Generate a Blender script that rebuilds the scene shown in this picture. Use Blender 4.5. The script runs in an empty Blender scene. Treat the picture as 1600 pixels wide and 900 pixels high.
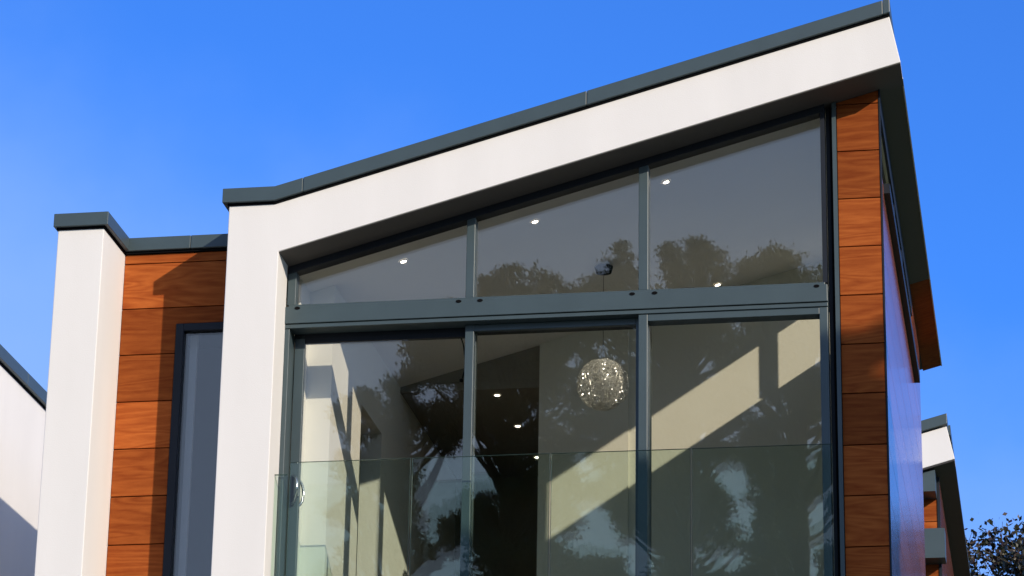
import bpy, bmesh, math, random
from mathutils import Vector, Matrix
import numpy as np

scene = bpy.context.scene
COL = scene.collection
random.seed(7)

# ------------------------------------------------------------------ camera
cam_d = bpy.data.cameras.new('camera')
cam = bpy.data.objects.new('camera', cam_d)
COL.objects.link(cam)
pitch, yaw, roll = 0.350230, -0.174404, 0.0172242
F = Vector((math.sin(yaw) * math.cos(pitch), math.cos(yaw) * math.cos(pitch), math.sin(pitch)))
R0 = Vector((math.cos(yaw), -math.sin(yaw), 0))
U0 = R0.cross(F)
Rv = R0 * math.cos(roll) + U0 * math.sin(roll)
Uv = -R0 * math.sin(roll) + U0 * math.cos(roll)
M = Matrix((Rv, Uv, -F)).transposed().to_4x4()
M.translation = Vector((0, -21.5, 1.6))
cam.matrix_world = M
cam_d.sensor_width = 36
cam_d.lens = 4997.67 / 1600 * 36
cam_d.clip_start = 0.1
cam_d.clip_end = 3000
scene.camera = cam

# ------------------------------------------------------------------ light
K, Q = 1.02, 0.663                       # sun: x and z travelled per metre of depth
sun_dir = Vector((K, -1.0, Q)).normalized()
elev = math.asin(sun_dir.z)
azim = math.atan2(sun_dir.x, sun_dir.y)
world = bpy.data.worlds.new('World')
scene.world = world
world.use_nodes = True
wn, wl = world.node_tree.nodes, world.node_tree.links
bg = wn['Background']
sky = wn.new('ShaderNodeTexSky')
sky.sky_type = 'NISHITA'
sky.sun_disc = False
sky.sun_elevation = elev
sky.sun_rotation = azim
sky.altitude = 300
sky.air_density = 1.0
sky.dust_density = 0.6
sky.ozone_density = 3.0
hsv = wn.new('ShaderNodeHueSaturation')
hsv.inputs['Saturation'].default_value = 1.0
wl.new(sky.outputs[0], hsv.inputs['Color'])
tint = wn.new('ShaderNodeVectorMath'); tint.operation = 'MULTIPLY'
# the sky loses its blue towards the sun
wtc = wn.new('ShaderNodeTexCoord')
sdot = wn.new('ShaderNodeVectorMath'); sdot.operation = 'DOT_PRODUCT'
sdot.inputs[1].default_value = tuple(sun_dir)
wl.new(wtc.outputs['Generated'], sdot.inputs[0])
smr = wn.new('ShaderNodeMapRange'); smr.interpolation_type = 'SMOOTHSTEP'
smr.inputs['From Min'].default_value = -0.25; smr.inputs['From Max'].default_value = 0.75
wl.new(sdot.outputs['Value'], smr.inputs['Value'])
tmix = wn.new('ShaderNodeMix'); tmix.data_type = 'RGBA'
tmix.inputs[6].default_value = (0.27, 0.68, 1.40, 1)
tmix.inputs[7].default_value = (0.85, 0.92, 1.08, 1)
wl.new(smr.outputs[0], tmix.inputs[0])
wl.new(tmix.outputs[2], tint.inputs[1])
wl.new(hsv.outputs[0], tint.inputs[0])
# thin pale haze veil low in the sky, a little thicker to the left
dot = wn.new('ShaderNodeVectorMath'); dot.operation = 'DOT_PRODUCT'
dot.inputs[1].default_value = (-0.99, -0.17, -3.2)
wl.new(wtc.outputs['Generated'], dot.inputs[0])
cn = wn.new('ShaderNodeTexNoise'); cn.inputs['Scale'].default_value = 9.0; cn.inputs['Detail'].default_value = 5; cn.inputs['Roughness'].default_value = 0.55
wl.new(wtc.outputs['Generated'], cn.inputs['Vector'])
cm = wn.new('ShaderNodeMath'); cm.operation = 'MULTIPLY_ADD'; cm.inputs[1].default_value = 0.34
wl.new(cn.outputs['Fac'], cm.inputs[0]); wl.new(dot.outputs['Value'], cm.inputs[2])
cr = wn.new('ShaderNodeMapRange'); cr.interpolation_type = 'SMOOTHSTEP'
cr.inputs['From Min'].default_value = -1.10; cr.inputs['From Max'].default_value = -0.62
cr.inputs['To Min'].default_value = 0.0; cr.inputs['To Max'].default_value = 0.85
wl.new(cm.outputs[0], cr.inputs['Value'])
veil = wn.new('ShaderNodeMix'); veil.data_type = 'RGBA'
wl.new(cr.outputs[0], veil.inputs[0])
wl.new(tint.outputs[0], veil.inputs[6])
vmix = wn.new('ShaderNodeMix'); vmix.data_type = 'RGBA'
vmix.inputs[6].default_value = (1.75, 3.0, 5.9, 1)
vmix.inputs[7].default_value = (3.3, 4.0, 5.2, 1)
wl.new(smr.outputs[0], vmix.inputs[0])
wl.new(vmix.outputs[2], veil.inputs[7])
wl.new(veil.outputs[2], bg.inputs['Color'])
bg.inputs['Strength'].default_value = 0.146
sd = bpy.data.lights.new('sun', 'SUN')
sd.energy = 3.85
sd.angle = math.radians(0.5)
sd.color = (1.0, 0.87, 0.70)
sun = bpy.data.objects.new('sun', sd)
COL.objects.link(sun)
sun.rotation_euler = sun_dir.to_track_quat('Z', 'Y').to_euler()

scene.view_settings.view_transform = 'Standard'
scene.view_settings.look = 'None'
scene.view_settings.exposure = 0.25
scene.view_settings.gamma = 1.0
scene.render.engine = 'CYCLES'
scene.cycles.max_bounces = 10
scene.cycles.diffuse_bounces = 5
scene.cycles.glossy_bounces = 6
scene.cycles.transparent_max_bounces = 32
scene.cycles.caustics_reflective = False
scene.cycles.caustics_refractive = False

# ------------------------------------------------------------------ materials
def new_mat(name):
    m = bpy.data.materials.new(name)
    m.use_nodes = True
    nt = m.node_tree
    return m, nt.nodes, nt.links, nt.nodes['Principled BSDF']

def plain(name, col, rough=0.6, var=0.06, scale=3.0, metallic=0.0, bump=0.0, bscale=200.0, spec=0.5, stretch=1.0):
    m, n, l, b = new_mat(name)
    tc = n.new('ShaderNodeTexCoord')
    nz = n.new('ShaderNodeTexNoise')
    nz.inputs['Scale'].default_value = scale
    nz.inputs['Detail'].default_value = 6
    mp = n.new('ShaderNodeMapping'); mp.inputs['Scale'].default_value = (1, 1, stretch)
    l.new(tc.outputs['Object'], mp.inputs['Vector'])
    l.new(mp.outputs[0], nz.inputs['Vector'])
    rp = n.new('ShaderNodeValToRGB')
    rp.color_ramp.elements[0].position = 0.3
    rp.color_ramp.elements[1].position = 0.7
    rp.color_ramp.elements[0].color = (*[c * (1 - var) for c in col], 1)
    rp.color_ramp.elements[1].color = (*[min(1, c * (1 + var)) for c in col], 1)
    l.new(nz.outputs['Fac'], rp.inputs['Fac'])
    l.new(rp.outputs[0], b.inputs['Base Color'])
    b.inputs['Roughness'].default_value = rough
    b.inputs['Metallic'].default_value = metallic
    b.inputs['Specular IOR Level'].default_value = spec
    if bump:
        n2 = n.new('ShaderNodeTexNoise')
        n2.inputs['Scale'].default_value = bscale
        n2.inputs['Detail'].default_value = 4
        l.new(tc.outputs['Object'], n2.inputs['Vector'])
        bp = n.new('ShaderNodeBump')
        bp.inputs['Strength'].default_value = bump
        bp.inputs['Distance'].default_value = 0.002
        l.new(n2.outputs['Fac'], bp.inputs['Height'])
        l.new(bp.outputs[0], b.inputs['Normal'])
    return m

def wood(name, dark, light, rough=0.4, long_axis=0, spec=0.5):
    m, n, l, b = new_mat(name)
    tc = n.new('ShaderNodeTexCoord')
    oi = n.new('ShaderNodeObjectInfo')
    mul = n.new('ShaderNodeVectorMath'); mul.operation = 'MULTIPLY'
    sc = [9.0, 9.0, 9.0]; sc[long_axis] = 1.1
    add = n.new('ShaderNodeVectorMath'); add.operation = 'ADD'
    rs = n.new('ShaderNodeMath'); rs.operation = 'MULTIPLY'; rs.inputs[1].default_value = 57.0
    l.new(oi.outputs['Random'], rs.inputs[0])
    l.new(tc.outputs['Object'], add.inputs[0])
    l.new(rs.outputs[0], add.inputs[1])
    l.new(add.outputs[0], mul.inputs[0])
    mul.inputs[1].default_value = sc
    wv = n.new('ShaderNodeTexNoise')
    wv.inputs['Scale'].default_value = 0.55; wv.inputs['Detail'].default_value = 2; wv.inputs['Distortion'].default_value = 0.8
    l.new(mul.outputs[0], wv.inputs['Vector'])
    mm = n.new('ShaderNodeMath'); mm.operation = 'MULTIPLY'; mm.inputs[1].default_value = 9.0
    l.new(wv.outputs['Fac'], mm.inputs[0])
    fr = n.new('ShaderNodeMath'); fr.operation = 'PINGPONG'; fr.inputs[1].default_value = 0.5
    l.new(mm.outputs[0], fr.inputs[0])
    fine = n.new('ShaderNodeTexNoise')
    fine.inputs['Scale'].default_value = 4.5; fine.inputs['Detail'].default_value = 8; fine.inputs['Roughness'].default_value = 0.65
    l.new(mul.outputs[0], fine.inputs['Vector'])
    mixf = n.new('ShaderNodeMath'); mixf.operation = 'MULTIPLY_ADD'
    l.new(fr.outputs[0], mixf.inputs[0]); mixf.inputs[1].default_value = 0.75
    l.new(fine.outputs['Fac'], mixf.inputs[2])
    sub = n.new('ShaderNodeMath'); sub.operation = 'SUBTRACT'; sub.inputs[1].default_value = 0.18
    l.new(mixf.outputs[0], sub.inputs[0])
    rp = n.new('ShaderNodeValToRGB')
    rp.color_ramp.elements[0].position = 0.0; rp.color_ramp.elements[0].color = (*dark, 1)
    rp.color_ramp.elements[1].position = 1.0; rp.color_ramp.elements[1].color = (*light, 1)
    l.new(sub.outputs[0], rp.inputs['Fac'])
    # each board its own tone
    hv = n.new('ShaderNodeHueSaturation')
    mr = n.new('ShaderNodeMapRange')
    mr.inputs['To Min'].default_value = 0.68; mr.inputs['To Max'].default_value = 1.2
    l.new(oi.outputs['Random'], mr.inputs['Value'])
    l.new(mr.outputs[0], hv.inputs['Value'])
    l.new(rp.outputs[0], hv.inputs['Color'])
    l.new(hv.outputs[0], b.inputs['Base Color'])
    b.inputs['Roughness'].default_value = rough
    b.inputs['Specular IOR Level'].default_value = spec
    bp = n.new('ShaderNodeBump'); bp.inputs['Strength'].default_value = 0.25; bp.inputs['Distance'].default_value = 0.0015
    l.new(sub.outputs[0], bp.inputs['Height'])
    l.new(bp.outputs[0], b.inputs['Normal'])
    return m

def glass(name, tint, refl, wav=0.0):
    m, n, l, b = new_mat(name)
    n.remove(b)
    out = n['Material Output']
    tr = n.new('ShaderNodeBsdfTransparent'); tr.inputs[0].default_value = (*tint, 1)
    gl = n.new('ShaderNodeBsdfGlossy'); gl.inputs['Roughness'].default_value = 0.0
    lw = n.new('ShaderNodeLayerWeight'); lw.inputs['Blend'].default_value = 0.5
    pw = n.new('ShaderNodeMath'); pw.operation = 'POWER'; pw.inputs[1].default_value = 5
    l.new(lw.outputs['Facing'], pw.inputs[0])
    ma = n.new('ShaderNodeMath'); ma.operation = 'MULTIPLY_ADD'
    ma.inputs[1].default_value = 1 - refl; ma.inputs[2].default_value = refl
    l.new(pw.outputs[0], ma.inputs[0])
    mx = n.new('ShaderNodeMixShader')
    l.new(ma.outputs[0], mx.inputs[0]); l.new(tr.outputs[0], mx.inputs[1]); l.new(gl.outputs[0], mx.inputs[2])
    l.new(mx.outputs[0], out.inputs['Surface'])
    if wav:
        tc = n.new('ShaderNodeTexCoord')
        nz = n.new('ShaderNodeTexNoise'); nz.inputs['Scale'].default_value = 1.6; nz.inputs['Detail'].default_value = 1
        l.new(tc.outputs['Object'], nz.inputs['Vector'])
        bp = n.new('ShaderNodeBump'); bp.inputs['Strength'].default_value = 1.0; bp.inputs['Distance'].default_value = wav
        l.new(nz.outputs['Fac'], bp.inputs['Height'])
        l.new(bp.outputs[0], gl.inputs['Normal'])
    return m

def emit(name, col, s):
    m, n, l, b = new_mat(name)
    b.inputs['Base Color'].default_value = (*col, 1)
    b.inputs['Emission Color'].default_value = (*col, 1)
    b.inputs['Emission Strength'].default_value = s
    return m

RENDER = plain('white_render', (0.745, 0.732, 0.712), 0.85, 0.028, 2.6, bump=0.45, bscale=110, spec=0.2, stretch=0.22)
METAL = plain('slate_grey_metal', (0.047, 0.072, 0.082), 0.42, 0.06, 5.0, bump=0.05, bscale=60)
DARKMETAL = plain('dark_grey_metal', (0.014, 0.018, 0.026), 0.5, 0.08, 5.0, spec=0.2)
SOFFIT = plain('soffit_board', (0.045, 0.038, 0.034), 0.42, 0.08, 2.0)
REVEAL = plain('reveal_board', (0.085, 0.08, 0.075), 0.7, 0.05, 2.0)
BLACK = plain('black_rubber', (0.006, 0.006, 0.007), 0.9, 0.1, 10, spec=0.05)
WOOD = wood('cedar_board', (0.19, 0.031, 0.006), (0.45, 0.124, 0.027), rough=0.6, spec=0.06)
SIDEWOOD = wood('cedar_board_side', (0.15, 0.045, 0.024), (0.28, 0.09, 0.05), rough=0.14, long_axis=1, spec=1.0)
GLASS = glass('window_glass', (0.975, 0.978, 0.965), 0.105, 0.0006)
DARKGLASS = glass('tinted_window_glass', (0.8, 0.82, 0.84), 0.11, 0.0006)
BALGLASS = glass('balustrade_glass', (0.90, 0.958, 0.925), 0.035, 0.0)
GLASSEDGE = plain('glass_edge', (0.03, 0.065, 0.055), 0.4, 0.05, 5)
PAINT = plain('wall_paint', (0.80, 0.79, 0.72), 0.8, 0.02, 2.0, spec=0.2)
BACKP = plain('back_wall_paint', (0.70, 0.69, 0.60), 0.8, 0.02, 2.0, spec=0.2)
CEIL = plain('ceiling_paint', (0.80, 0.79, 0.76), 0.85, 0.02, 2.0, spec=0.2)
SHADEP = plain('room_shade_paint', (0.24, 0.225, 0.19), 0.8, 0.03, 2.0, spec=0.2)  # hall gloom put into the colour, greyer than the room paint
FLOOR = plain('oak_floor', (0.17, 0.12, 0.075), 0.5, 0.2, 3.0)
STEEL = plain('brushed_steel', (0.62, 0.62, 0.62), 0.22, 0.04, 20, metallic=1.0)
LAMP = emit('lamp_glow', (1.0, 0.88, 0.70), 6.0)
GLINT = emit('bulb_glow', (1.0, 0.92, 0.78), 9.0)
WIRE = plain('silver_wire', (0.85, 0.84, 0.78), 0.35, 0.1, 30, metallic=0.6)
CONCRETE = plain('concrete', (0.32, 0.31, 0.29), 0.85, 0.1, 2.0)

# ------------------------------------------------------------------ helpers
def origin_of(p):
    v = Vector((0, 0, 0))
    while p is not None:
        v += p.location
        p = p.parent
    return v

def link(name, me, mat, parent, loc):
    o = bpy.data.objects.new(name, me)
    COL.objects.link(o)
    if mat is not None and not me.materials:
        me.materials.append(mat)
    o.parent = parent
    o.location = Vector(loc) - (origin_of(parent) if parent else Vector((0, 0, 0)))
    return o

def bev(o, w):
    if w:
        b = o.modifiers.new('bevel', 'BEVEL')
        b.width = w; b.segments = 2; b.limit_method = 'ANGLE'; b.angle_limit = math.radians(40)
    return o

def prism(name, poly, a0, a1, mat, parent, axis='y', bevel=0.0):
    """polygon in x-z (axis y) or y-z (axis x) extruded from a0 to a1"""
    ox = min(p[0] for p in poly); oz = min(p[1] for p in poly)
    n = len(poly)
    vs = []
    for a in (0.0, a1 - a0):
        for p in poly:
            vs.append((p[0] - ox, a, p[1] - oz) if axis == 'y' else (a, p[0] - ox, p[1] - oz))
    fs = [tuple(range(n)), tuple(range(2 * n - 1, n - 1, -1))]
    for i in range(n):
        j = (i + 1) % n
        fs.append((i, i + n, j + n, j))
    bm = bmesh.new()
    bv = [bm.verts.new(v) for v in vs]
    for f in fs:
        bm.faces.new([bv[i] for i in f])
    bmesh.ops.recalc_face_normals(bm, faces=bm.faces)
    me = bpy.data.meshes.new(name)
    bm.to_mesh(me); bm.free()
    o = link(name, me, mat, parent, (ox, a0, oz) if axis == 'y' else (a0, ox, oz))
    return bev(o, bevel)

def box(name, x0, x1, y0, y1, z0, z1, mat, parent, bevel=0.0):
    return prism(name, [(x0, z0), (x1, z0), (x1, z1), (x0, z1)], y0, y1, mat, parent, 'y', bevel)

def tube_into(bm, pts, radii, sides=8):
    rings = []
    for i, p in enumerate(pts):
        p = Vector(p)
        a = Vector(pts[max(i - 1, 0)]); b = Vector(pts[min(i + 1, len(pts) - 1)])
        t = (b - a).normalized()
        u = t.cross(Vector((0, 0, 1)))
        if u.length < 1e-3:
            u = t.cross(Vector((1, 0, 0)))
        u.normalize(); v = t.cross(u)
        r = radii[i] if hasattr(radii, '__len__') else radii
        rings.append([bm.verts.new(p + (u * math.cos(k * 2 * math.pi / sides) + v * math.sin(k * 2 * math.pi / sides)) * r) for k in range(sides)])
    for i in range(len(rings) - 1):
        for k in range(sides):
            bm.faces.new((rings[i][k], rings[i][(k + 1) % sides], rings[i + 1][(k + 1) % sides], rings[i + 1][k]))
    bm.faces.new(rings[0][::-1]); bm.faces.new(rings[-1])

def mesh_obj(name, bm, mat, parent, loc, smooth=False):
    me = bpy.data.meshes.new(name)
    bmesh.ops.recalc_face_normals(bm, faces=bm.faces)
    bm.to_mesh(me); bm.free()
    if smooth:
        for p in me.polygons:
            p.use_smooth = True
    return link(name, me, mat, parent, loc)

def tag(o, label=None, cat=None, group=None, kind=None):
    if label: o['label'] = label
    if cat: o['category'] = cat
    if group: o['group'] = group
    if kind: o['kind'] = kind
    return o

def thing(name, loc, label, cat, group=None):
    o = bpy.data.objects.new(name, None)
    COL.objects.link(o)
    o.location = loc
    return tag(o, label, cat, group)

# ------------------------------------------------------------------ ground
def sheet(name, x0, x1, y0, y1, z, mat):
    me = bpy.data.meshes.new(name)
    me.from_pydata([(x0, y0, 0), (x1, y0, 0), (x1, y1, 0), (x0, y1, 0)], [], [(0, 1, 2, 3)])
    return tag(link(name, me, mat, None, (0, 0, z)), kind='structure')
GRASS = plain('grass', (0.06, 0.085, 0.03), 0.9, 0.3, 0.8)
PAVING = plain('paving', (0.20, 0.19, 0.175), 0.85, 0.12, 1.2)
sheet('ground', -900, 900, -900, 900, 0.0, GRASS)
sheet('driveway', -30, 6, -17, 0.2, 0.004, PAVING)

# ------------------------------------------------------------------ main house
SL = 0.2732
def zs(x):                      # underside of the sloping roof
    return 11.457 + SL * x
YT = 0.36                       # plane of the right-hand boards
XW = -1.115                     # outer face of the side wall
XI = XW - 0.10
H = thing('house', (-3.6, 3.0, 0), 'modern white rendered house with a sloping glazed gable and orange timber boards, filling the middle', 'house')

box('ground_floor', -7.28, XW, 0.62, 6.2, 0.0, 7.0, RENDER, H)
box('floor_slab', -5.94, XW, 0.30, 6.2, 7.0, 7.25, FLOOR, H)

front = prism('front_wall', [(-5.94, 0), (-5.94, 10.322), (-5.585, 10.322), (-5.46, 10.358), (-1.012, 11.572), (-0.939, 11.201), (-5.547, 9.942), (-5.547, 0)], 0.0, 0.30, RENDER, H, bevel=0.006)
box('return_wall', -5.94, -5.57, 0.30, 6.2, 7.0, 9.7, RENDER, H)
prism('roof', [(-5.94, zs(-5.94) + .02), (-0.9475, zs(-0.9475) + .019), (-1.015, zs(-1.0) + .33), (-5.46, zs(-5.46) + .33), (-5.94, 10.3)], 0.302, 6.95, SOFFIT, H)
prism('soffit', [(-5.547, zs(-5.547) - .004), (-0.9405, zs(-0.9405) - .004), (-0.9405, zs(-0.9405) - .0005), (-5.547, zs(-5.547) - .0005)], 0.012, YT + .06, REVEAL, H)
prism('eave_soffit', [(XW, zs(XW) + .002), (-0.945, zs(-0.945) + .002), (-0.945, zs(-0.945) + .018), (XW, zs(XW) + .018)], YT + .062, 4.6, SOFFIT, H)
prism('eave_soffit', [(XW, zs(XW) + .001), (-0.945, zs(-0.945) + .001), (-0.945, zs(-0.945) + .018), (XW, zs(XW) + .018)], 4.603, 6.95, WOOD, H)  # wood colour here stands in for timber light reflected on the far eave
prism('eave_fascia', [(-0.946, zs(-0.946) - .002), (-0.937, zs(-0.937) - .002), (-1.005, zs(-1.0) + .34), (-1.014, zs(-1.0) + .34)], 0.302, 6.96, RENDER, H)
box('rear_wall', -7.28, XI - .01, 6.0, 6.2, 7.0, 11.0, RENDER, H)

# copings, one piece between each pair of joints
def coping(pts, y0, y1, parent, h=0.112, mat=METAL):
    poly = list(pts) + [(p[0], p[1] + h) for p in reversed(pts)]
    return prism('coping', poly, y0, y1, mat, parent, bevel=0.004)
def zc(x):
    return 10.338 + SL * (x + 5.585)
coping([(-5.985, 10.338), (-5.585, 10.338), (-5.374, zc(-5.374))], -0.04, 0.36, H)
coping([(-5.370, zc(-5.370)), (-3.248, zc(-3.248))], -0.04, 0.36, H)
coping([(-3.244, zc(-3.244)), (-1.058, zc(-1.058))], -0.04, 0.36, H)
coping([(-1.056, zc(-1.056)), (-1.006, zc(-1.006))], -0.041, 6.97, H)
prism('coping', [(-5.985, 10.338), (-5.935, 10.338), (-5.935, 10.45), (-5.985, 10.45)], 0.362, 6.97, METAL, H)
# drip channel under the coping
prism('drip_channel', [(-5.95, 10.322), (-5.585, 10.322), (-1.01, 11.572), (-1.01, 11.588), (-5.585, 10.338), (-5.95, 10.338)], -0.012, 0.30, BLACK, H)

# right-hand boards
PZ = [6.90, 7.278, 7.655, 8.030, 8.405, 8.792, 9.166, 9.541, 9.917, 10.292, 10.668, 11.042]
PX0, PX1 = -1.436, XW - 0.012
proto = None
for i in range(len(PZ) - 1):
    z0, z1 = PZ[i], PZ[i + 1]
    o = box('plank', PX0, PX1, YT, YT + .02, z0 + .004, z1 - .004, WOOD, H, bevel=0.002)
prism('plank', [(PX0, PZ[-1] + .004), (PX1, PZ[-1] + .004), (PX1, zs(PX1) - .008), (PX0, zs(PX0) - .008)], YT, YT + .02, WOOD, H)
box('board_backing', -1.49, XW - .01, YT + .022, YT + .10, 6.9, 11.03, BLACK, H)
prism('edge_trim', [(-1.470, 6.9), (-1.440, 6.9), (-1.440, zs(-1.440) - .008), (-1.470, zs(-1.470) - .008)], YT - .03, YT + .018, METAL, H)
prism('corner_trim', [(XW - .010, 6.9), (XW + .002, 6.9), (XW + .002, zs(XW) - .004), (XW - .010, zs(XW) - .004)], YT - .006, YT + .02, DARKMETAL, H)

# side wall with its clerestory slot
SZ0, SZ1 = 10.47, 10.99
SLOT = [(0.41, 2.275), (2.34, 3.30), (3.46, 4.95)]
def sidewall(y0, y1, z0, z1):
    return (y0, y1, z0, z1)
rows = [(6.9 + 0.377 * k, 6.9 + 0.377 * (k + 1)) for k in range(9)]
rows.append((rows[-1][1], SZ0))
for (z0, z1) in rows:
    box('plank', XW - .02, XW, YT + .022, 6.2, z0 + .003, z1 - .003, SIDEWOOD, H)
box('plank', XW - .02, XW, 4.953, 6.2, SZ1, 11.14, SIDEWOOD, H)
box('plank', XW - .02, XW, 4.95, 6.2, SZ0 + .003, SZ1 - .003, SIDEWOOD, H)
box('side_wall', XI, XW - .022, 0.46, 6.0, 7.25, SZ0 - .02, PAINT, H)
box('side_wall_head', XI, XW - .022, 0.46, 6.0, SZ1, 11.10, PAINT, H)
box('side_wall_end', XI, XW - .022, 4.95, 6.0, SZ0 - .02, SZ1, PAINT, H)
sw = box('side_window', XI - .002, XW - .002, 0.384, 0.41, SZ0, SZ1, DARKMETAL, H)
box('head', XW - .02, XW - .001, 0.384, 4.95, SZ1 + .001, 11.145, DARKMETAL, sw)
box('sill', XW - .002, XW + .045, 0.62, 5.1, SZ0 - .045, SZ0 + .03, DARKMETAL, sw)
box('mullion', XI, XW - .004, 2.275, 2.34, SZ0, SZ1, DARKMETAL, sw)
box('mullion', XI, XW - .004, 3.30, 3.46, SZ0, SZ1, DARKMETAL, sw)
for a, b in SLOT:
    box('pane', XW - .045, XW - .033, a, b, SZ0 - .01, SZ1 + .01, GLASS, sw)

# ---- glazed gable
FY = 0.30
UP = [(-5.478, -4.192), (-4.127, -2.904), (-2.832, -1.556)]
ZB, ZT = 9.468, 9.618
tr = box('transom', -5.562, -1.522, FY - .02, FY + .14, ZB + .006, ZT - .012, METAL, H, bevel=0.004)
box('glazing_bead', -5.53, -1.54, FY + .004, FY + .10, ZT - .012, ZT + .012, METAL, tr, bevel=0.004)
box('lower_bead', -5.56, -1.522, FY - .008, FY + .14, ZB - .028, ZB + .002, METAL, tr, bevel=0.003)
for x in (-5.455, -4.235, -4.075, -2.945, -2.78, -1.60):
    bm = bmesh.new()
    bmesh.ops.create_cone(bm, cap_ends=True, segments=16, radius1=0.021, radius2=0.021, depth=0.006)
    bmesh.ops.scale(bm, verts=bm.verts, vec=(1, 0.55, 1))
    bmesh.ops.rotate(bm, verts=bm.verts, cent=(0, 0, 0), matrix=Matrix.Rotation(math.pi / 2, 3, 'X'))
    mesh_obj('drain_slot', bm, BLACK, tr, (x, FY - .021, ZT - .026))
uw = prism('upper_window', [(-5.545, zs(-5.545) - .006), (-1.524, zs(-1.524) - .006), (-1.524, zs(-1.524) - .062), (-5.545, zs(-5.545) - .062)], FY + .012, FY + .12, DARKMETAL, H, bevel=0.004)  # dark metal on this top rail stands in for the soffit's shade
prism('jamb', [(-5.545, ZT + .012), (-5.480, ZT + .012), (-5.480, zs(-5.480) - .064), (-5.545, zs(-5.545) - .064)], FY + .012, FY + .12, METAL, uw, bevel=0.004)
prism('jamb', [(-1.556, ZT + .012), (-1.524, ZT + .012), (-1.524, zs(-1.524) - .064), (-1.556, zs(-1.556) - .064)], FY + .012, FY + .12, DARKMETAL, uw)
for x0, x1 in ((-4.192, -4.127), (-2.904, -2.832)):
    prism('mullion', [(x0, ZT + .012), (x1, ZT + .012), (x1, zs(x1) - .064), (x0, zs(x0) - .064)], FY + .012, FY + .12, METAL, uw, bevel=0.005)
for x0, x1 in UP:
    prism('pane', [(x0 - .01, ZT - .005), (x1 + .01, ZT - .005), (x1 + .01, zs(x1) - .05), (x0 - .01, zs(x0) - .05)], FY + .06, FY + .084, GLASS, uw)
# shadow gap between glazing and boards
prism('groove', [(-1.520, 6.9), (-1.472, 6.9), (-1.472, zs(-1.472) - .01), (-1.520, zs(-1.520) - .01)], FY + .10, FY + .14, DARKMETAL, H)

# lower glazing: outer frame, two sliding leaves, one fixed light
ZH = ZB - .028
Z0 = 7.25
dw = box('door_frame', -5.562, -5.512, FY, FY + .24, Z0, ZH, METAL, H, bevel=0.004)
box('threshold', -5.51, -1.525, FY, FY + .24, Z0 + .001, Z0 + .05, METAL, dw)
box('head', -5.51, -2.90, FY + .155, FY + .24, ZH - .03, ZH + .03, DARKMETAL, dw)
box('jamb', -1.584, -1.524, FY + .002, FY + .14, Z0 + .05, ZH, METAL, dw, bevel=0.004)
box('mullion', -2.902, -2.834, FY + .002, FY + .24, Z0 + .05, ZH, METAL, dw, bevel=0.005)
box('rail', -2.834, -1.584, FY + .004, FY + .12, ZH - .055, ZH, METAL, dw, bevel=0.004)
box('pane', -2.86, -1.57, FY + .06, FY + .084, Z0 + .04, ZH - .03, GLASS, dw)
def leaf(x0, x1, y, top, stile_l, stile_r, rail, rail_mat):
    lf = box('sliding_door', x0, x0 + stile_l, y, y + .045, Z0 + .055, top, METAL, H, bevel=0.004)
    box('stile', x1 - stile_r, x1, y, y + .045, Z0 + .055, top, METAL, lf, bevel=0.004)
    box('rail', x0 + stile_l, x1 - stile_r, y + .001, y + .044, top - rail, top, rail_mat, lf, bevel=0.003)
    box('rail', x0 + stile_l, x1 - stile_r, y + .001, y + .044, Z0 + .055, Z0 + .13, METAL, lf, bevel=0.003)
    box('pane', x0 + stile_l - .015, x1 - stile_r + .015, y + .012, y + .036, Z0 + .12, top - rail + .015, GLASS, lf)
    return lf
leaf1 = leaf(-5.506, -4.13, FY + .155, ZH - .002, .075, .06, .062, DARKMETAL)  # top rail in darker metal: deep shadow put into its colour
leaf2 = leaf(-4.20, -2.90, FY + .075, ZH - .002, .066, .03, .05, METAL)
# D-shaped pull handles, inside and outside
def handle(x, y, sgn):
    bm = bmesh.new()
    pts = [(0, sgn * .002, -.115)]
    for k in range(13):
        a = -math.pi / 2 + math.pi * k / 12
        pts.append((0.052 * math.cos(a) * 0.9, -sgn * (0.012 + 0.05 * math.cos(a)), 0.105 * math.sin(a)))
    pts.append((0, sgn * .002, .115))
    tube_into(bm, pts, 0.011, 10)
    return mesh_obj('handle', bm, STEEL, leaf1, (x, y, 8.235), True)
handle(-5.475, FY + .153, 1)
handle(-5.468, FY + .203, -1)
box('handle_plate', -5.487, -5.462, FY + .149, FY + .1545, 8.12, 8.35, DARKMETAL, leaf1, bevel=0.003)

# ---- room behind the glazing
box('room_wall', -5.60, -5.50, 0.56, 0.85, Z0, 10.2, PAINT, H)
box('room_wall', -5.60, -5.31, 0.852, 1.90, Z0, 10.2, PAINT, H)
box('room_wall', -5.60, -5.31, 1.90, 2.68, 9.36, 10.2, PAINT, H)
box('room_wall', -5.60, -5.31, 2.68, 6.0, Z0, 10.2, PAINT, H)
box('room_wall', -5.56, -5.48, 1.902, 2.678, Z0, 9.358, DARKMETAL, H)  # dark door leaf closing the doorway recess, not a stretch of wall
YB = 3.35
prism('back_wall', [(-4.13, Z0), (-3.385, Z0), (-3.385, zs(-3.385)), (-4.13, zs(-4.13))], YB - .03, YB + .12, BACKP, H)
prism('back_wall', [(-3.385, Z0), (XI, Z0), (XI, zs(XI)), (-3.385, zs(-3.385))], YB, YB + .12, BACKP, H)
box('hall_wall', -4.13, -4.03, YB + .122, 6.0, Z0, 10.05, SHADEP, H)
box('hall_end_wall', -5.31, -4.13, 5.88, 5.98, Z0, 10.05, SHADEP, H)
box('hall_ceiling', -5.31, -4.13, YB + .002, 5.88, 9.93, 10.0, SHADEP, H)
prism('hall_head', [(-5.31, 10.002), (-4.13, 10.002), (-4.13, zs(-4.13) - .02), (-5.31, zs(-5.31) - .01)], YB, YB + .1, SHADEP, H)
DC = -0.03
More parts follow.
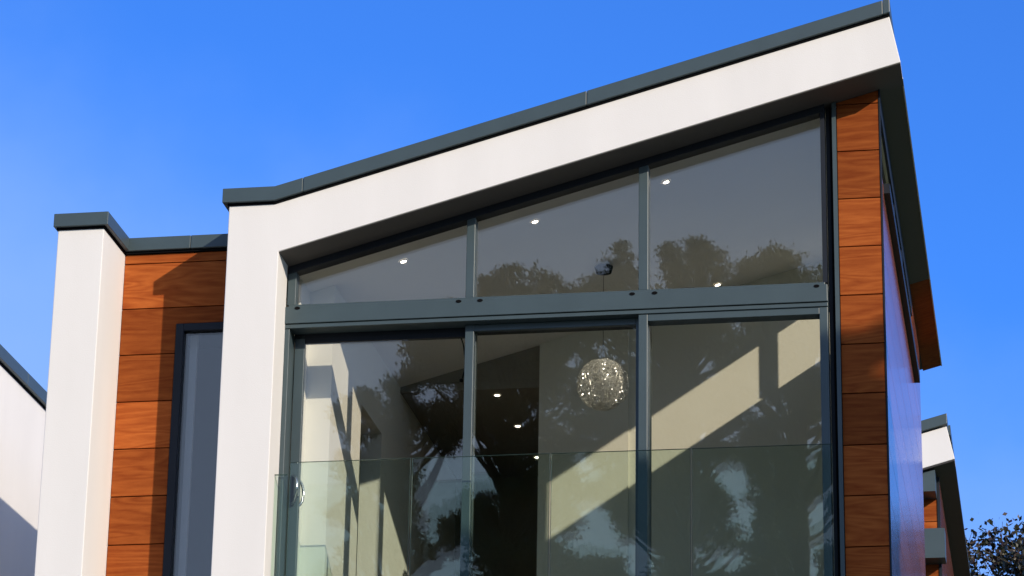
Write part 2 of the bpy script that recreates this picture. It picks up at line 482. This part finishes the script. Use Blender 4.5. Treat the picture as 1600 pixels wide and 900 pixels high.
prism('ceiling', [(-5.57, zs(-5.57) + DC), (XI, zs(XI) + DC), (XI, zs(XI) + .016), (-5.57, zs(-5.57) + .016)], YT + .065, YB - .002 + .12, CEIL, H)
box('room_floor', -5.57, XI, 0.55, 6.0, Z0 + .001, Z0 + .02, FLOOR, H)

# ---- left wing
YW = 0.65
box('pier', -7.283, -6.925, 0.08, 6.2, 0, 10.225, RENDER, H, bevel=0.006)
coping([(-7.31, 10.24), (-6.885, 10.24)], 0.04, YW - .045, H, h=0.105)
box('drip_channel', -7.292, -6.915, 0.068, YW, 10.225, 10.24, BLACK, H)
coping([(-7.31, 10.24), (-6.40, 10.24)], YW - .042, 1.05, H, h=0.105)
coping([(-6.396, 10.24), (-5.942, 10.24)], YW - .042, 1.05, H, h=0.105)
box('drip_channel', -6.913, -5.942, YW - .02, YW + .3, 10.222, 10.24, BLACK, H)
LZ = [6.85, 7.165, 7.54, 7.915, 8.288, 8.660, 9.032, 9.406, 9.777, 10.143, 10.221]
WX0, WZ1 = -6.485, 9.640
for i in range(len(LZ) - 1):
    z0, z1 = LZ[i] + .004, LZ[i + 1] - .004
    if z0 > WZ1:
        box('plank', -6.922, -5.943, YW, YW + .02, z0, z1, WOOD, H, bevel=0.002)
    elif z1 > WZ1:
        prism('plank', [(-6.922, z0), (WX0 - .004, z0), (WX0 - .004, WZ1 + .004), (-5.943, WZ1 + .004), (-5.943, z1), (-6.922, z1)], YW, YW + .02, WOOD, H, bevel=0.002)
    else:
        box('plank', -6.922, WX0 - .004, YW, YW + .02, z0, z1, WOOD, H, bevel=0.002)
box('board_backing', -6.93, -6.50, YW + .022, YW + .12, 6.85, 10.22, BLACK, H)
box('board_backing', -6.50, -5.943, YW + .022, YW + .12, 9.65, 10.22, BLACK, H)
wnd = box('window', WX0, WX0 + .06, YW - .012, YW + .10, 6.9, WZ1, DARKMETAL, H, bevel=0.003)
box('head', WX0 + .06, -5.943, YW - .010, YW + .10, WZ1 - .058, WZ1, DARKMETAL, wnd, bevel=0.003)
box('pane', WX0 + .05, -5.943, YW + .03, YW + .054, 6.9, WZ1 - .05, DARKGLASS, wnd)
box('curtain_strip', WX0 + .075, WX0 + .13, YW + .14, YW + .17, 7.0, 9.62, PAINT, wnd)  # pale curtain strip just inside the pane
box('wing_room_wall', -6.9, -5.95, 2.6, 2.7, 7.0, 10.2, SHADEP, H)
box('wing_roof', -7.27, -5.95, YW + .4, 6.2, 10.12, 10.22, SOFFIT, H)
box('wing_floor', -6.92, -5.95, YW + .13, 6.0, 7.0, 7.1, FLOOR, H)

# ------------------------------------------------------------------ glass balustrade
BA = thing('glass_balustrade', (-3.5, 0.18, 7.05), 'frameless green-tinted glass balustrade in front of the lower sliding doors', 'balustrade')
BX = [-5.44, -4.535, -3.519, -2.504, -1.495]
for i in range(4):
    p = box('glass_panel', BX[i] + .008, BX[i + 1] - .008, 0.174, 0.190, 7.12, 8.362, BALGLASS, BA)
    box('edge_strip', BX[i] + .0065, BX[i] + .0078, 0.174, 0.190, 7.12, 8.362, GLASSEDGE, p)
    box('edge_strip', BX[i + 1] - .0078, BX[i + 1] - .0065, 0.174, 0.190, 7.12, 8.362, GLASSEDGE, p)
    box('edge_strip', BX[i] + .0055, BX[i + 1] - .0055, 0.174, 0.190, 8.3622, 8.3640, GLASSEDGE, p)
p = box('glass_panel', -5.548, -5.45, 0.174, 0.190, 7.12, 8.270, BALGLASS, BA)
box('edge_strip', -5.547, -5.45, 0.174, 0.190, 8.2702, 8.275, GLASSEDGE, p)
box('base_channel', -5.54, -1.50, 0.14, 0.225, 7.05, 7.12, METAL, BA)

# ------------------------------------------------------------------ lights inside
def downlight(x, y, z, label, slope=0.0):
    t = thing('downlight', (x, y, z), label, 'ceiling light', 'small round downlights set in the ceilings')
    t.rotation_euler = (0, -math.atan(slope), 0)
    bm = bmesh.new()
    n = 24
    ro, ri, hh = 0.037, 0.023, 0.008
    vo = [bm.verts.new((ro * math.cos(2 * math.pi * k / n), ro * math.sin(2 * math.pi * k / n), 0)) for k in range(n)]
    vm = [bm.verts.new((ro * .9 * math.cos(2 * math.pi * k / n), ro * .9 * math.sin(2 * math.pi * k / n), -hh)) for k in range(n)]
    vi = [bm.verts.new((ri * math.cos(2 * math.pi * k / n), ri * math.sin(2 * math.pi * k / n), -hh * .8)) for k in range(n)]
    for k in range(n):
        j = (k + 1) % n
        bm.faces.new((vo[k], vo[j], vm[j], vm[k])); bm.faces.new((vm[k], vm[j], vi[j], vi[k]))
    me = bpy.data.meshes.new('ring'); bm.to_mesh(me); bm.free()
    o = link('ring', me, CEIL, t, (x, y, z)); o.location = (0, 0, 0)
    bm = bmesh.new()
    bmesh.ops.create_cone(bm, cap_ends=True, segments=20, radius1=ri, radius2=ri * .95, depth=0.004)
    me = bpy.data.meshes.new('lens'); bm.to_mesh(me); bm.free()
    o = link('lens', me, LAMP, t, (x, y, z)); o.location = (0, 0, -0.006)
for x, y, lb in ((-4.769, 0.785, 'small lit downlight in the sloping ceiling behind the left upper pane'),
                 (-3.760, 0.788, 'small lit downlight in the sloping ceiling behind the middle upper pane'),
                 (-2.760, 0.790, 'small lit downlight high in the sloping ceiling behind the right upper pane'),
                 (-2.628, 3.180, 'small lit downlight low in the right upper pane, against reflected trees')):
    downlight(x, y, zs(x) + DC - .001, lb, SL)
for x, y, lb in ((-4.515, 3.50, 'small lit hall downlight, topmost of the three in the dark middle doorway'),
                 (-4.485, 4.36, 'small lit hall downlight, second of the three in the dark hall'),
                 (-4.465, 5.28, 'small lit hall downlight, lowest of the three beside the back wall corner')):
    downlight(x, y, 9.929, lb)

# chandelier: a ball of tangled bright wire with little bulbs
cx, cy, czb = -3.415, 2.06, 9.50
ch = thing('chandelier', (cx, cy, zs(cx) + DC), 'round pendant lamp of tangled sparkling wire hanging from the ceiling', 'pendant lamp')
bm = bmesh.new()
bmesh.ops.create_cone(bm, cap_ends=True, segments=28, radius1=0.062, radius2=0.075, depth=0.05)
mesh_obj('ceiling_rose', bm, BLACK, ch, (cx, cy, zs(cx) + DC - .035))
bm = bmesh.new()
tube_into(bm, [(0, 0, 0), (0, 0, -(zs(cx) + DC - .04 - czb - .20))], 0.0022, 6)
mesh_obj('cord', bm, DARKMETAL, ch, (cx, cy, zs(cx) + DC - .04))
bm = bmesh.new()
rnd = random.Random(3)
RB = 0.20
for k in range(190):
    ax = Vector((rnd.gauss(0, 1), rnd.gauss(0, 1), rnd.gauss(0, 1))).normalized()
    u = ax.orthogonal().normalized(); v = ax.cross(u)
    off = rnd.uniform(-.75, .75) * RB
    rr = math.sqrt(RB * RB - off * off)
    a0 = rnd.uniform(0, 6.28); al = rnd.uniform(2.0, 6.0)
    pts = []
    ns = 14
    for s in range(ns + 1):
        a = a0 + al * s / ns
        w = 1 + rnd.uniform(-.06, .05)
        pts.append(ax * off + (u * math.cos(a) + v * math.sin(a)) * rr * w)
    tube_into(bm, pts, 0.0017, 4)
mesh_obj('wire_shade', bm, WIRE, ch, (cx, cy, czb))
for k in range(26):
    d = Vector((rnd.gauss(0, 1), rnd.gauss(0, 1), rnd.gauss(0, 1))).normalized() * RB * rnd.uniform(.75, .98)
    bm = bmesh.new()
    bmesh.ops.create_icosphere(bm, subdivisions=1, radius=0.0055)
    mesh_obj('bulb', bm, GLINT, ch, Vector((cx, cy, czb)) + d)

# thin black cord behind the left door
bm = bmesh.new()
tube_into(bm, [(0, 0, 0), (.02, 0, -.06), (.036, 0, -.16), (.036, 0, -.25), (.02, 0, -.33)], 0.006, 6)
bmesh.ops.create_icosphere(bm, subdivisions=1, radius=0.016, matrix=Matrix.Translation((.012, 0, -.345)))
bmesh.ops.create_icosphere(bm, subdivisions=1, radius=0.014, matrix=Matrix.Translation((-.012, 0, .01)))
o = mesh_obj('hanging_cord', bm, BLACK, None, (-4.275, 0.60, 9.43))
tag(o, 'thin black curved cord hanging inside the top of the left sliding door', 'cord')

# ------------------------------------------------------------------ second house of the terrace, behind on the right
DY = 10.0
H2 = thing('house', (-3.6, 13.0, 0), 'white house end with dark eave and grey boxes, peeping out behind the right wall', 'house')
def p2(name, poly, y0, y1, mat, **k):
    return prism(name, poly, y0 + DY, y1 + DY, mat, H2, **k)
p2('front_wall', [(-5.94, 0), (-5.94, 10.322), (-5.585, 10.322), (-5.46, 10.358), (-1.012, 11.572), (-0.939, 11.221), (-5.547, 9.962), (-5.547, 0)], 0, .30, RENDER, bevel=0.006)
p2('roof', [(-5.94, zs(-5.94) + .03), (-0.95, zs(-0.95) + .03), (-1.01, zs(-1.0) + .33), (-5.46, zs(-5.46) + .33), (-5.94, 10.3)], .302, 6.95, SOFFIT)
coping([(-3.244, zc(-3.244)), (-1.005, zc(-1.005))], DY - .04, DY + .36, H2)
coping([(-5.985, 10.338), (-5.585, 10.338), (-3.248, zc(-3.248))], DY - .04, DY + .36, H2)
p2('coping', [(-1.06, zc(-1.06)), (-.985, zc(-.985)), (-.985, zc(-.985) + .105), (-1.06, zc(-1.06) + .105)], .362, 6.95, METAL)
p2('soffit', [(-5.5, zs(-5.5) + .006), (-.941, zs(-.941) + .006), (-.941, zs(-.941) + .018), (-5.5, zs(-5.5) + .018)], .012, 6.95, SOFFIT)
for i in range(len(PZ) - 1):
    p2('plank', [(PX0, PZ[i] + .004), (XW - .03, PZ[i] + .004), (XW - .03, PZ[i + 1] - .004), (PX0, PZ[i + 1] - .004)], YT, YT + .02, WOOD)
p2('edge_trim', [(XW - .028, 6.9), (XW, 6.9), (XW, 11.14), (XW - .028, 11.14)], YT - .01, YT + .02, DARKMETAL)
p2('side_wall', [(XW - .15, 0), (XW, 0), (XW, 11.12), (XW - .15, 11.12)], YT + .022, 6.2, SIDEWOOD)
p2('glazed_wall', [(-5.547, 0), (PX0, 0), (PX0, 11.0), (-5.547, 9.9)], .34, .40, DARKMETAL)
p2('window_hood', [(-1.60, 10.905), (-1.145, 10.905), (-1.145, 11.13), (-1.60, 11.05)], .06, YT, METAL)
p2('window_hood', [(-1.60, 10.215), (-1.068, 10.215), (-1.068, 10.525), (-1.60, 10.525)], .10, YT, METAL)
p2('ground_floor', [(-7.33, 0), (-1.3, 0), (-1.3, 6.9), (-7.33, 6.9)], .42, 6.2, RENDER)

# ------------------------------------------------------------------ neighbour on the left
NX = -8.83
N = thing('house', (NX - 3, 4, 0), 'plain white rendered side wall of the house at the left edge, grey coping on top', 'house')
box('wall', NX - 6, NX, 0.6, 9.0, 0, 10.33, RENDER, N, bevel=0.006)
for a, b in ((0.56, 3.998), (4.002, 9.04)):
    box('coping', NX - .25, NX + .045, a, b, 10.345, 10.46, METAL, N, bevel=0.004)
box('coping', NX - 6, NX - .25, 0.56, 0.9, 10.345, 10.46, METAL, N, bevel=0.004)
box('drip_channel', NX - .2, NX + .012, 0.61, 8.99, 10.33, 10.345, BLACK, N)
box('roof', NX - 5.9, NX - .25, 0.9, 8.9, 10.33, 10.36, SOFFIT, N)

# ------------------------------------------------------------------ trees
def foliage_mat(name, cols, rough=0.6, trans=0.25):
    m, n, l, b = new_mat(name)
    geo = n.new('ShaderNodeNewGeometry')
    rp = n.new('ShaderNodeValToRGB')
    els = rp.color_ramp.elements
    while len(els) < len(cols):
        els.new(0.5)
    for i, c in enumerate(cols):
        els[i].position = i / (len(cols) - 1)
        els[i].color = (*c, 1)
    l.new(geo.outputs['Random Per Island'], rp.inputs['Fac'])
    l.new(rp.outputs[0], b.inputs['Base Color'])
    b.inputs['Roughness'].default_value = rough
    tl = n.new('ShaderNodeBsdfTranslucent')
    l.new(rp.outputs[0], tl.inputs[0])
    mx = n.new('ShaderNodeMixShader'); mx.inputs[0].default_value = trans
    l.new(b.outputs[0], mx.inputs[1]); l.new(tl.outputs[0], mx.inputs[2])
    l.new(mx.outputs[0], n['Material Output'].inputs['Surface'])
    return m
PINE = foliage_mat('pine_needles', [(0.04, 0.05, 0.016), (0.075, 0.085, 0.028), (0.12, 0.12, 0.042)])
LEAF = foliage_mat('dark_leaves', [(0.008, 0.012, 0.006), (0.018, 0.026, 0.010), (0.035, 0.014, 0.012), (0.035, 0.042, 0.016)], 0.5, 0.12)
BARK = plain('bark', (0.06, 0.042, 0.03), 0.9, 0.3, 6.0)

def quads(centres, normals, length, width, rng):
    """many small leaf faces: centres (n,3)"""
    n = len(centres)
    a = normals / np.linalg.norm(normals, axis=1, keepdims=True)
    r = rng.normal(size=(n, 3))
    b = np.cross(a, r); b /= np.linalg.norm(b, axis=1, keepdims=True) + 1e-9
    L = length * rng.uniform(.6, 1.3, (n, 1)); W = width * rng.uniform(.6, 1.3, (n, 1))
    v = np.empty((n, 4, 3))
    v[:, 0] = centres - a * L * .5
    v[:, 1] = centres + b * W * .5
    v[:, 2] = centres + a * L * .5
    v[:, 3] = centres - b * W * .5
    return v.reshape(-1, 3)

def quad_mesh(name, v):
    n = len(v) // 4
    me = bpy.data.meshes.new(name)
    me.vertices.add(4 * n); me.vertices.foreach_set('co', v.astype(np.float32).ravel())
    me.loops.add(4 * n); me.loops.foreach_set('vertex_index', np.arange(4 * n, dtype=np.int32))
    me.polygons.add(n)
    me.polygons.foreach_set('loop_start', np.arange(0, 4 * n, 4, dtype=np.int32))
    me.update(calc_edges=True)
    return me

def canopy_tree(x, y, lobes, label, group, seed, leaf=(.075, .032), dens=1.0, name='pine_tree', trunk_top=None, mat=None, rtrunk=.28):
    """trunk with limbs running to uneven leaf lobes (x, y, z, horizontal radius, vertical radius)"""
    rng = np.random.default_rng(seed)
    t = thing(name, (x, y, 0), label, 'tree', group)
    ztop = trunk_top or max(l[2] for l in lobes)
    bm = bmesh.new()
    b1, b2 = rng.normal(0, .12, 2)
    def axis(z):
        f = z / ztop
        return np.array([b1 * math.sin(f * 4), b2 * math.sin(f * 3.3), z])
    zz = np.linspace(0, ztop, 12)
    tube_into(bm, [tuple(axis(z)) for z in zz], [rtrunk * (1 - z / ztop) ** .75 + .03 for z in zz], 9)
    cen, nor = [], []
    more = []
    for (lx, ly, lz, rh, rv) in lobes:
        for k in range(3):
            q = rng.normal(size=3); q /= np.linalg.norm(q)
            e = rng.uniform(.35, .6)
            more.append((lx + q[0] * rh, ly + q[1] * rh, lz + q[2] * rv, rh * e, rv * e))
    for (lx, ly, lz, rh, rv) in list(lobes) + more:
        c = np.array([lx - x, ly - y, lz])
        st = axis(min(ztop * .97, max(2.0, lz - .45 * math.hypot(c[0], c[1]) - .3)))
        mid = (st + c) / 2 + np.array([0, 0, -.12])
        tube_into(bm, [tuple(st), tuple(mid), tuple(c)], [.055, .04, .012], 5)
        n = int(dens * 210 * rh * rv) + 6
        for k in range(n):
            q = rng.normal(size=3); q /= np.linalg.norm(q)
            f = rng.uniform(.15, 1.0) ** .5 * rng.uniform(.85, 1.14)
            cc = c + q * f * np.array([rh, rh, rv])
            m = int(rng.integers(14, 34))
            d = rng.normal(size=(m, 3)); d /= np.linalg.norm(d, axis=1, keepdims=True)
            cen.append(cc + d * rng.uniform(.03, .15, (m, 1)) * np.array([1.2, 1.2, .7]))
            nor.append(rng.normal(size=(m, 3)) + np.array([0, 0, .3]))
    v = quads(np.concatenate(cen), np.concatenate(nor), leaf[0], leaf[1], rng)
    mesh_obj('trunk', bm, BARK, t, (x, y, 0))
    me = quad_mesh('crown', v)
    link('crown', me, mat or PINE, t, (x, y, 0))
    return t

# crowns of the trees across the garden: (x, z, radius) of each lobe, grown round these trunks
rt = random.Random(21)
def lobe(px, pz, r, ry=None):
    return (px, -25.6 + rt.uniform(-1.3, 1.3), pz, r, (ry or r * .85))
TOPS = [(-5.46, 19.25, .52), (-5.2, 19.5, .32), (-5.7, 19.5, .30), (-4.9, 19.22, .50), (-5.95, 19.1, .46), (-4.22, 19.15, .46),
        (-4.17, 19.45, .18), (-4.55, 19.1, .46), (-3.75, 19.0, .36), (-3.3, 19.1, .35), (-7.79, 19.4, .28), (-7.95, 19.25, .30), (-8.72, 19.25, .24),
        (-9.24, 19.2, .25), (-8.41, 19.1, .30), (-7.1, 19.45, .38), (-6.85, 19.52, .3), (-7.38, 19.2, .40), (-6.5, 19.25, .24)]
lobes = [lobe(*q) for q in TOPS]
xx = -10.05
for z, x0 in ((18.75, -10.0), (18.2, -9.6), (17.65, -9.1), (17.1, -8.9)):
    xq = x0
    while xq < -3.0:
        lobes.append(lobe(xq + rt.uniform(-.12, .12), z + rt.uniform(-.15, .15), rt.uniform(.38, .52)))
        xq += rt.uniform(.5, .66)
# open lower crown
for k in range(205):
    lx, lz = rt.uniform(-9.2, -2.9), rt.uniform(13.4, 16.8)
    if any(math.hypot((lx - gx) / 1.2, lz - gz) < gr for gx, gz, gr in ((-4.68, 16.35, .36), (-4.75, 15.6, .34), (-4.5, 15.0, .3), (-5.2, 14.8, .36), (-3.5, 15.3, .4), (-7.0, 15.2, .5), (-8.3, 15.1, .42), (-6.0, 14.6, .3), (-3.6, 16.4, .25))):
        continue
    lobes.append(lobe(lx, lz, rt.uniform(.16, .36), rt.uniform(.10, .22)))
low = [lobe(px, pz, r) for px, pz, r in ((-10.95, 17.5, .30), (-10.5, 17.4, .34), (-10.05, 17.5, .30), (-9.65, 17.4, .32), (-9.3, 17.2, .34), (-10.8, 17.0, .4), (-10.2, 16.9, .45), (-9.6, 16.8, .42), (-11.0, 16.5, .36), (-10.4, 16.3, .4))]
for k in range(22):
    low.append(lobe(rt.uniform(-11.4, -9.2), rt.uniform(12.5, 15.9), rt.uniform(.25, .45), rt.uniform(.16, .28)))
TR = [(-8.5, 'tall pine across the garden, mirrored in the middle panes'),
      (-5.55, 'broad pine across the garden, mirrored highest, in the right-hand panes'),
      (-3.8, 'straight pine across the garden, mirrored at the right edge of the glazing')]
PG = 'pines standing across from the glazing'
for i, (tx, lb) in enumerate(TR):
    mine = [l for l in lobes if min(TR, key=lambda q: abs(q[0] - l[0]))[0] == tx]
    mine += [(tx + rt.uniform(-1, 1), -25.6 + rt.uniform(-1, 1), rt.uniform(9, 13.2), .5, .26) for k in range(12)]
    canopy_tree(tx, -25.6, mine, lb, PG, 40 + i, dens=2.1)
canopy_tree(-10.3, -26.2, low, 'lower pine across the garden, mirrored in the left sliding door', PG, 50, dens=1.9)
# the tree whose crown shades the lower boards
sh = []
for k in range(80):
    a, f = rt.uniform(0, 6.283), rt.uniform(0, 1) ** .45
    h = rt.uniform(-1, 1)
    w = math.sqrt(max(0, 1 - h * h))
    sh.append((8.6 + 4.0 * f * w * math.cos(a), -9.6 + 2.6 * f * w * math.sin(a), 11.75 + 2.9 * h, rt.uniform(.6, .9), rt.uniform(.45, .6)))
canopy_tree(8.6, -9.6, sh, 'big spreading tree on the sunny side that shades the lower boards', None, 61, leaf=(.17, .09), dens=1.0, name='leafy_tree', rtrunk=.4)

# leafy tree behind the second house
def leafy(x, y, h, seed, label):
    rng = np.random.default_rng(seed)
    t = thing('leafy_tree', (x, y, 0), label, 'tree')
    bm = bmesh.new()
    tube_into(bm, [(0, 0, 0), (.1, 0, h * .3), (.0, .1, h * .6), (.05, .1, h * .92)], [.28, .22, .14, .03], 9)
    cen, nor = [], []
    for i in range(95):
        a = i * 2.399
        f = rng.uniform(0, 1)
        z = h * (.45 + .5 * f)
        L = 1.9 * math.sqrt(max(.05, 1 - (2 * f - .75) ** 2 * .55)) * rng.uniform(.6, 1.1)
        d = np.array([math.cos(a), math.sin(a), rng.uniform(.1, .7)])
        base = np.array([.03, .08, z - .4])
        pts = [base + d * L * s + np.array([0, 0, .1 * math.sin(s * 5 + i)]) for s in np.linspace(0, 1, 5)]
        tube_into(bm, [tuple(p) for p in pts], [.035, .028, .02, .012, .005], 5)
        for c in range(22):
            s = rng.uniform(.3, 1.08)
            tw = rng.normal(0, .22, 3)
            p0 = base + d * L * s
            p1 = p0 + tw
            tube_into(bm, [tuple(p0), tuple(p1)], [.006, .003], 3)
            m = rng.integers(12, 26)
            pos = p0 + (p1 - p0) * rng.uniform(.2, 1.15, (m, 1)) + rng.normal(0, .07, (m, 3))
            cen.append(pos); nor.append(rng.normal(size=(m, 3)) + np.array([0, 0, -.4]))
    v = quads(np.concatenate(cen), np.concatenate(nor), .088, .054, rng)
    mesh_obj('trunk', bm, BARK, t, (x, y, 0))
    me = quad_mesh('crown', v)
    link('crown', me, LEAF, t, (x, y, 0))
    return t
leafy(-0.2, 20.0, 14.3, 5, 'dark leafy tree against the sky in the bottom right corner')
